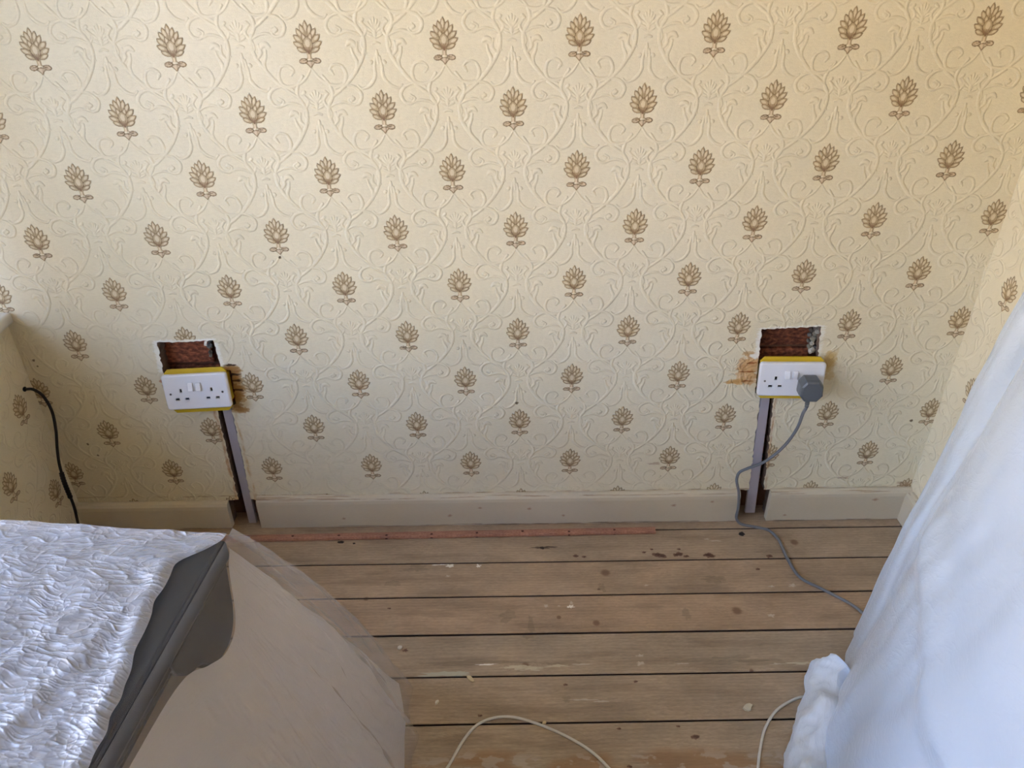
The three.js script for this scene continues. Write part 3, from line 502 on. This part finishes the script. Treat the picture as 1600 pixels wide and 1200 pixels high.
const filmSide = film({ color: rgb(0.90, 0.88, 0.86), roughness: 0.25, transmission: 0.91, bumpScale: 0.0009, specularIntensity: 0.25 });
const filmClear = phys({ thickness: 0, side: THREE.DoubleSide, color: rgb(0.9, 0.9, 0.9), roughness: 0.2, transmission: 0.96, specularIntensity: 0.25 });
const filmHaze = film({ color: rgb(0.90, 0.88, 0.86), roughness: 0.5, transmission: 0.48, bumpScale: 0.0016, specularIntensity: 0.5 });
const filmRight = film({ color: rgb(0.82, 0.89, 0.98), roughness: 0.5, transmission: 0.5, bumpScale: 0.0016 });
const filmInner = film({ color: rgb(0.82, 0.89, 0.98), roughness: 0.5, transmission: 0.18, bumpScale: 0.0025 });

// covered table: local axes, origin at its far right corner on the floor, x to the left is negative, z towards the camera
const TP = [-0.392, 0, 0.809], TR = -0.1, TT = 0.709;
{
  const t = group('covered_table', TP, TR); tag(t, 'dark wooden table showing through the clear side of the left plastic sheet', 'table');
  const dk = phys({ color: rgb(0.008, 0.007, 0.006), roughness: 0.45, specularIntensity: 0.3 }), pale = std({ color: rgb(0.36, 0.31, 0.25), roughness: 0.8 });
  const sh = new THREE.Shape([[-0.70, -0.66], [-0.004, -0.66], [-0.004, -0.004], [-0.70, -0.004]].map(([a, b]) => new THREE.Vector2(a, b)));
  mesh('tabletop', new THREE.ExtrudeGeometry(sh, { depth: 0.022, bevelEnabled: true, bevelThickness: 0.008, bevelSize: 0.006, bevelSegments: 4 }).rotateX(-Math.PI / 2).translate(0, TT - 0.031, 0), dk, t);
  const rail = (len) => prismX([[0, 0], [0.018, 0], [0.025, 0.005], [0.021, 0.010], [0.028, 0.016], [0.028, 0.024], [0, 0.024]], 0, len);
  mesh('rail', rail(0.60).rotateY(Math.PI / 2).translate(-0.030, TT - 0.063, 0.64), dk, t);
  mesh('rail', rail(0.60).rotateY(Math.PI).translate(-0.04, TT - 0.063, 0.03), dk, t);
  const br = new THREE.Shape(); br.moveTo(-0.012, 0); br.lineTo(-0.022, -0.06); br.quadraticCurveTo(-0.03, -0.098, -0.058, -0.102); br.lineTo(-0.092, -0.098); br.quadraticCurveTo(-0.1, -0.07, -0.125, -0.055); br.quadraticCurveTo(-0.15, -0.045, -0.16, -0.02); br.lineTo(-0.165, 0); br.closePath();
  mesh('corner_bracket', new THREE.ExtrudeGeometry(br, { depth: 0.03, bevelEnabled: true, bevelThickness: 0.004, bevelSize: 0.004, bevelSegments: 3 }).rotateY(Math.PI / 2).translate(-0.032, TT - 0.036, 0), dk, t);
  mesh('side_panel', rbox(-0.05, -0.036, 0.08, TT - 0.066, 0.03, 0.63, 0.003), pale, t);
  mesh('side_panel', rbox(-0.67, -0.05, 0.08, TT - 0.066, 0.03, 0.044, 0.003), pale, t);
  for (const [x, z] of [[-0.04, 0.03], [-0.66, 0.03], [-0.04, 0.62], [-0.66, 0.62]]) {
    const pr = [[0.001, 0], [0.014, 0], [0.017, 0.02], [0.012, 0.04], [0.018, 0.1], [0.022, 0.3], [0.016, 0.33], [0.024, 0.36], [0.024, TT - 0.03], [0.001, TT - 0.03]].map(([r, y]) => new THREE.Vector2(r * 0.6, y));
    mesh('leg', new THREE.LatheGeometry(pr, 20).translate(x - 0.02, 0, z + 0.024), pale, t);
  }
}
// a drape: top edge T and hem B run along u; folds grow towards the hem
function drape(tb, nu, nv, fn, us, vs) {
  const T = new THREE.CatmullRomCurve3(tb.map((q) => V(...q[0])), false, 'centripetal'), B = new THREE.CatmullRomCurve3(tb.map((q) => V(...q[1])), false, 'centripetal');
  const at = (curve_, pts, u) => { // same parameter on both, by control point
    const f = u * (pts.length - 1); return curve_.getPoint(clamp(f / (pts.length - 1)));
  };
  return surface(nu, nv, (u, v) => {
    const a = at(T, tb, u), b = at(B, tb, u), p = a.clone().lerp(b, v), o = b.clone().sub(a).setY(0), L = o.length(); if (L > 1e-5) o.divideScalar(L);
    return fn(p, o, u, v, a, b);
  }, us, vs);
}
{
  const t = group('plastic_dust_sheet'); tag(t, 'crinkled clear plastic dust sheet draped over the dark table at left', 'dust sheet');
  const toW = (x, y, z) => V(TP[0] + x * Math.cos(TR) + z * Math.sin(TR), y, TP[2] - x * Math.sin(TR) + z * Math.cos(TR));
  const inset = (z) => 0.004 - 0.040 * sstep(0.0, 0.06, z) * (1 - sstep(0.05, 0.36, z)) + 0.003 * noise(z * 20, 3) * sstep(0, 0.04, z);
  const top = surface(150, 150, (u, v) => {
    const z = -0.006 + 0.70 * v, xe = inset(z), x = mix(-0.704, xe, u), e = Math.min(1, (xe - x) / 0.02);
    let y = TT + 0.005 + 0.004 * fbm(x * 7, z * 9, 3) * e + 0.001 * (1 - Math.abs(noise(x * 22 + z * 7, z * 13))) * e;
    y += 0.006 * Math.exp(-Math.pow((x - xe + 0.012) / 0.012, 2)) * sstep(0, 0.1, v) + 0.0035 * Math.exp(-Math.pow((x + 0.035 + 0.16 * v) / 0.012, 2)) * sstep(0.02, 0.3, v) + 0.003 * Math.exp(-Math.pow((x + 0.06 + 0.3 * v) / 0.014, 2)) * sstep(0.02, 0.3, v);
    return toW(x, y, z);
  }, 0.8, 0.78);
  mesh('top_layer', top, filmTop, t);
  const strip = surface(14, 150, (u, v) => { const z = -0.006 + 0.70 * v, x = mix(inset(z) - 0.004, 0.006, u); return toW(x, TT + 0.0035 + 0.0012 * noise(x * 60, z * 30) * Math.sin(Math.PI * u), z); }, 0.08, 0.78);
  mesh('edge_strip', strip, filmClear, t);
  const C = toW(0.006, TT + 0.002, -0.006).toArray(), e = (x, z) => toW(x, TT + 0.002, z).toArray();
  const tb = [[e(-0.704, -0.006), [-1.08, 0.004, 0.60]], [e(-0.45, -0.006), [-0.83, 0.004, 0.63]], [e(-0.2, -0.006), [-0.58, 0.004, 0.64]], [e(-0.05, -0.006), [-0.44, 0.004, 0.62]], [C, [-0.36, 0.004, 0.545]], [C, [-0.30, 0.004, 0.51]], [C, [-0.247, 0.004, 0.494]], [e(0.006, 0.004), [-0.226, 0.004, 0.55]], [e(0.006, 0.015), [-0.214, 0.004, 0.62]], [e(0.006, 0.04), [-0.204, 0.004, 0.70]], [e(0.006, 0.10), [-0.20, 0.004, 0.80]], [e(0.006, 0.2), [-0.205, 0.004, 0.92]], [e(0.006, 0.32), [-0.22, 0.004, 1.05]], [e(0.006, 0.48), [-0.25, 0.004, 1.22]], [e(0.006, 0.69), [-0.3, 0.004, 1.48]]];
  const side = drape(tb, 320, 90, (p, o, u, v) => {
    const s = Math.sin(Math.PI * v), f = u * 14, fan = sstep(3.5, 6, f);
    const fold = 0.016 * Math.sin(f * 3.9 + 0.6) + 0.008 * Math.sin(f * 8.3 + 2 * v), cr = 0.006 * (1 - Math.abs(noise(f * 1.1, v * 2.2))) + 0.003 * noise(f * 3, v * 9);
    p.addScaledVector(o, fan * 0.028 * s * (1 - 0.35 * v) + fold * Math.pow(v, 0.8) * (1 - 0.35 * v) + cr * s);
    p.y += 0.022 * s * fan * (1 - v); p.y = Math.max(p.y, 0.003);
    return p;
  }, 2.4, 0.9);
  mesh('side_drape', side, filmSide, t);
  // added film layer, fanning from the corner to the hem, standing in for haze
  const k = (y, z) => toW(0.005, TT + y, z).toArray(), tb2 = [[k(-0.014, 0), [-0.25, 0.004, 0.50]], [k(-0.02, 0), [-0.233, 0.004, 0.56]], [k(-0.036, 0.01), [-0.221, 0.004, 0.64]], [k(-0.07, 0.018), [-0.213, 0.004, 0.72]], [k(-0.11, 0.026), [-0.211, 0.004, 0.79]], [k(-0.132, 0.04), [-0.212, 0.004, 0.85]], [k(-0.136, 0.07), [-0.215, 0.004, 0.91]], [k(-0.11, 0.11), [-0.221, 0.004, 0.98]], [k(-0.07, 0.16), [-0.232, 0.004, 1.06]], [k(-0.052, 0.3), [-0.25, 0.004, 1.2]], [k(-0.05, 0.62), [-0.29, 0.004, 1.44]]];
  const fold2 = drape(tb2, 320, 80, (p, o, u, v) => {
    const s = Math.sin(Math.PI * v), f = u * 10; let r = -0.016 * v;
    for (const [c, w, h] of [[1.7, 0.2, 0.006], [3.2, 0.2, 0.007], [4.4, 0.24, 0.006], [5.6, 0.2, 0.007], [7.4, 0.24, 0.006]]) r += h * Math.exp(-Math.pow((f - c - 0.25 * Math.sin(v * 3 + c)) / w, 2));
    p.addScaledVector(o, r * Math.pow(v, 0.6) * (1 - 0.4 * v) + 0.006 * noise(f * 0.8, v * 3) * s + 0.002 * noise(f * 3, v * 12) * s); p.y = Math.max(p.y + 0.012 * s * (1 - v), 0.003); return p;
  }, 1.3, 0.9);
  mesh('added_haze_layer', fold2, filmHaze, t);
}
// bulky furniture under the right-hand sheet
{
  const c = group('covered_cabinet'); tag(c, 'bulky pale cabinet hidden under the white plastic sheet at right', 'cabinet');
  const cm = std({ color: rgb(0.78, 0.78, 0.78), roughness: 0.7 });
  mesh('carcass', rbox(0.93, RX - 0.022, 0.0005, 1.13, 0.56, 1.45, 0.012), cm, c); mesh('door', rbox(0.912, 0.9295, 0.06, 1.11, 0.575, 0.995, 0.004), cm, c); mesh('door', rbox(0.912, 0.9295, 0.06, 1.11, 1.005, 1.43, 0.004), cm, c);
  const t = group('plastic_dust_sheet'); tag(t, 'milky white plastic dust sheet hanging from the covered cabinet at right', 'dust sheet');
  const Y = 1.15, tb = [[[1.03, Y, 0.435], [1.035, 0.004, 0.36]], [[0.98, Y, 0.435], [0.92, 0.004, 0.36]], [[0.90, Y, 0.44], [0.83, 0.004, 0.372]], [[0.855, Y, 0.445], [0.765, 0.004, 0.396]], [[0.845, Y, 0.46], [0.72, 0.004, 0.45]], [[0.845, Y, 0.5], [0.69, 0.004, 0.52]], [[0.85, Y, 0.56], [0.62, 0.004, 0.60]], [[0.87, Y, 0.66], [0.55, 0.004, 0.70]], [[0.868, Y, 0.8], [0.50, 0.004, 0.83]], [[0.866, Y, 1.0], [0.47, 0.004, 1.02]], [[0.866, Y, 1.25], [0.47, 0.004, 1.28]], [[0.866, Y, 1.47], [0.48, 0.004, 1.5]]];
  const outer = drape(tb, 260, 110, (p, o, u, v) => {
    const s = Math.sin(Math.PI * v), f = u * 11;
    p.addScaledVector(o, (0.006 * Math.sin(f * 2.7 + 1) + 0.003 * Math.sin(f * 6.1 + 3 * v)) * Math.pow(v, 0.8) + 0.006 * s + 0.008 * noise(f * 0.5, v * 2.1) * s + 0.0025 * noise(f * 2, v * 9) * s);
    for (const [c, k, w, h] of [[4.2, 1.0, 0.32, 0.020], [5.3, -0.6, 0.22, 0.016], [6.4, 1.3, 0.4, 0.022], [7.6, -0.5, 0.3, 0.016], [8.8, 0.4, 0.3, 0.018]]) p.addScaledVector(o, -h * Math.exp(-Math.pow((f - c - k * Math.sin(v * 2.6)) / w, 2)) * s);
    p.addScaledVector(o, 0.016 * sstep(0.05, 0.0, Math.abs(v - 0.62 - 0.05 * Math.sin(f * 0.9)) ) * sstep(4.5, 6, f));
    p.x = Math.min(p.x, RX - 0.003); p.y = Math.max(p.y, 0.003); return p;
  }, 2.2, 1.3);
  mesh('outer_drape', outer, filmRight, t);
  const tbi = tb.map(([a, b], i) => [[Math.min(a[0] + (i < 5 ? 0.07 : 0.035), RX - 0.004), a[1] - 0.004, a[2] + 0.05], [Math.min(b[0] + 0.06, RX - 0.004), b[1], b[2] + 0.05]]);
  const inner = drape(tbi, 220, 90, (p, o, u, v) => {
    const s = Math.sin(Math.PI * v), f = u * 11;
    p.addScaledVector(o, 0.006 * Math.sin(f * 1.3) * v + 0.016 * noise(f * 0.45 + 5, v * 2.6) * s + 0.004 * noise(f * 1.6, v * 7) * s); p.x = Math.min(p.x, RX - 0.004); p.y = Math.max(p.y, 0.003); return p;
  }, 2.2, 1.3);
  mesh('inner_fold', inner, filmInner, t);
  const lid = surface(40, 60, (u, v) => V(mix(0.865, 1.03, u), Y + 0.003 * fbm(u * 4, v * 8, 3), mix(0.44, 1.47, v)), 0.2, 1); mesh('top_layer', lid, filmRight, t);
  // hem that lies in a heap on the boards
  const heap = [[0.70, 0.47], [0.655, 0.485], [0.615, 0.505], [0.575, 0.565], [0.54, 0.63], [0.50, 0.70], [0.46, 0.78], [0.43, 0.88]];
  const hp = new THREE.CatmullRomCurve3(heap.map(([x, z]) => V(x, 0, z)), false, 'centripetal');
  const hem = surface(120, 24, (u, v) => {
    const c = hp.getPoint(u), a = mix(-0.15, Math.PI * 0.98, v), n = hp.getTangent(u), ox = n.z, oz = -n.x, w = (0.05 + 0.006 * noise(u * 5, 2)) * sstep(-0.03, 0.2, u), h = (0.10 + 0.02 * noise(u * 3 + 3, 1)) * sstep(-0.03, 0.25, u);
    const k = 0.006 * noise(u * 6, v * 3) + 0.0015 * noiseB(u * 20, v * 8);
    return V(c.x - ox * (-Math.cos(a) * w + k - 0.055), 0.003 + Math.max(0, Math.sin(a) * h + k), c.z - oz * (-Math.cos(a) * w + k - 0.055));
  }, 0.5, 0.2);
  mesh('pooled_hem', hem, filmInner, t);
}

renderer.render(scene, camera);
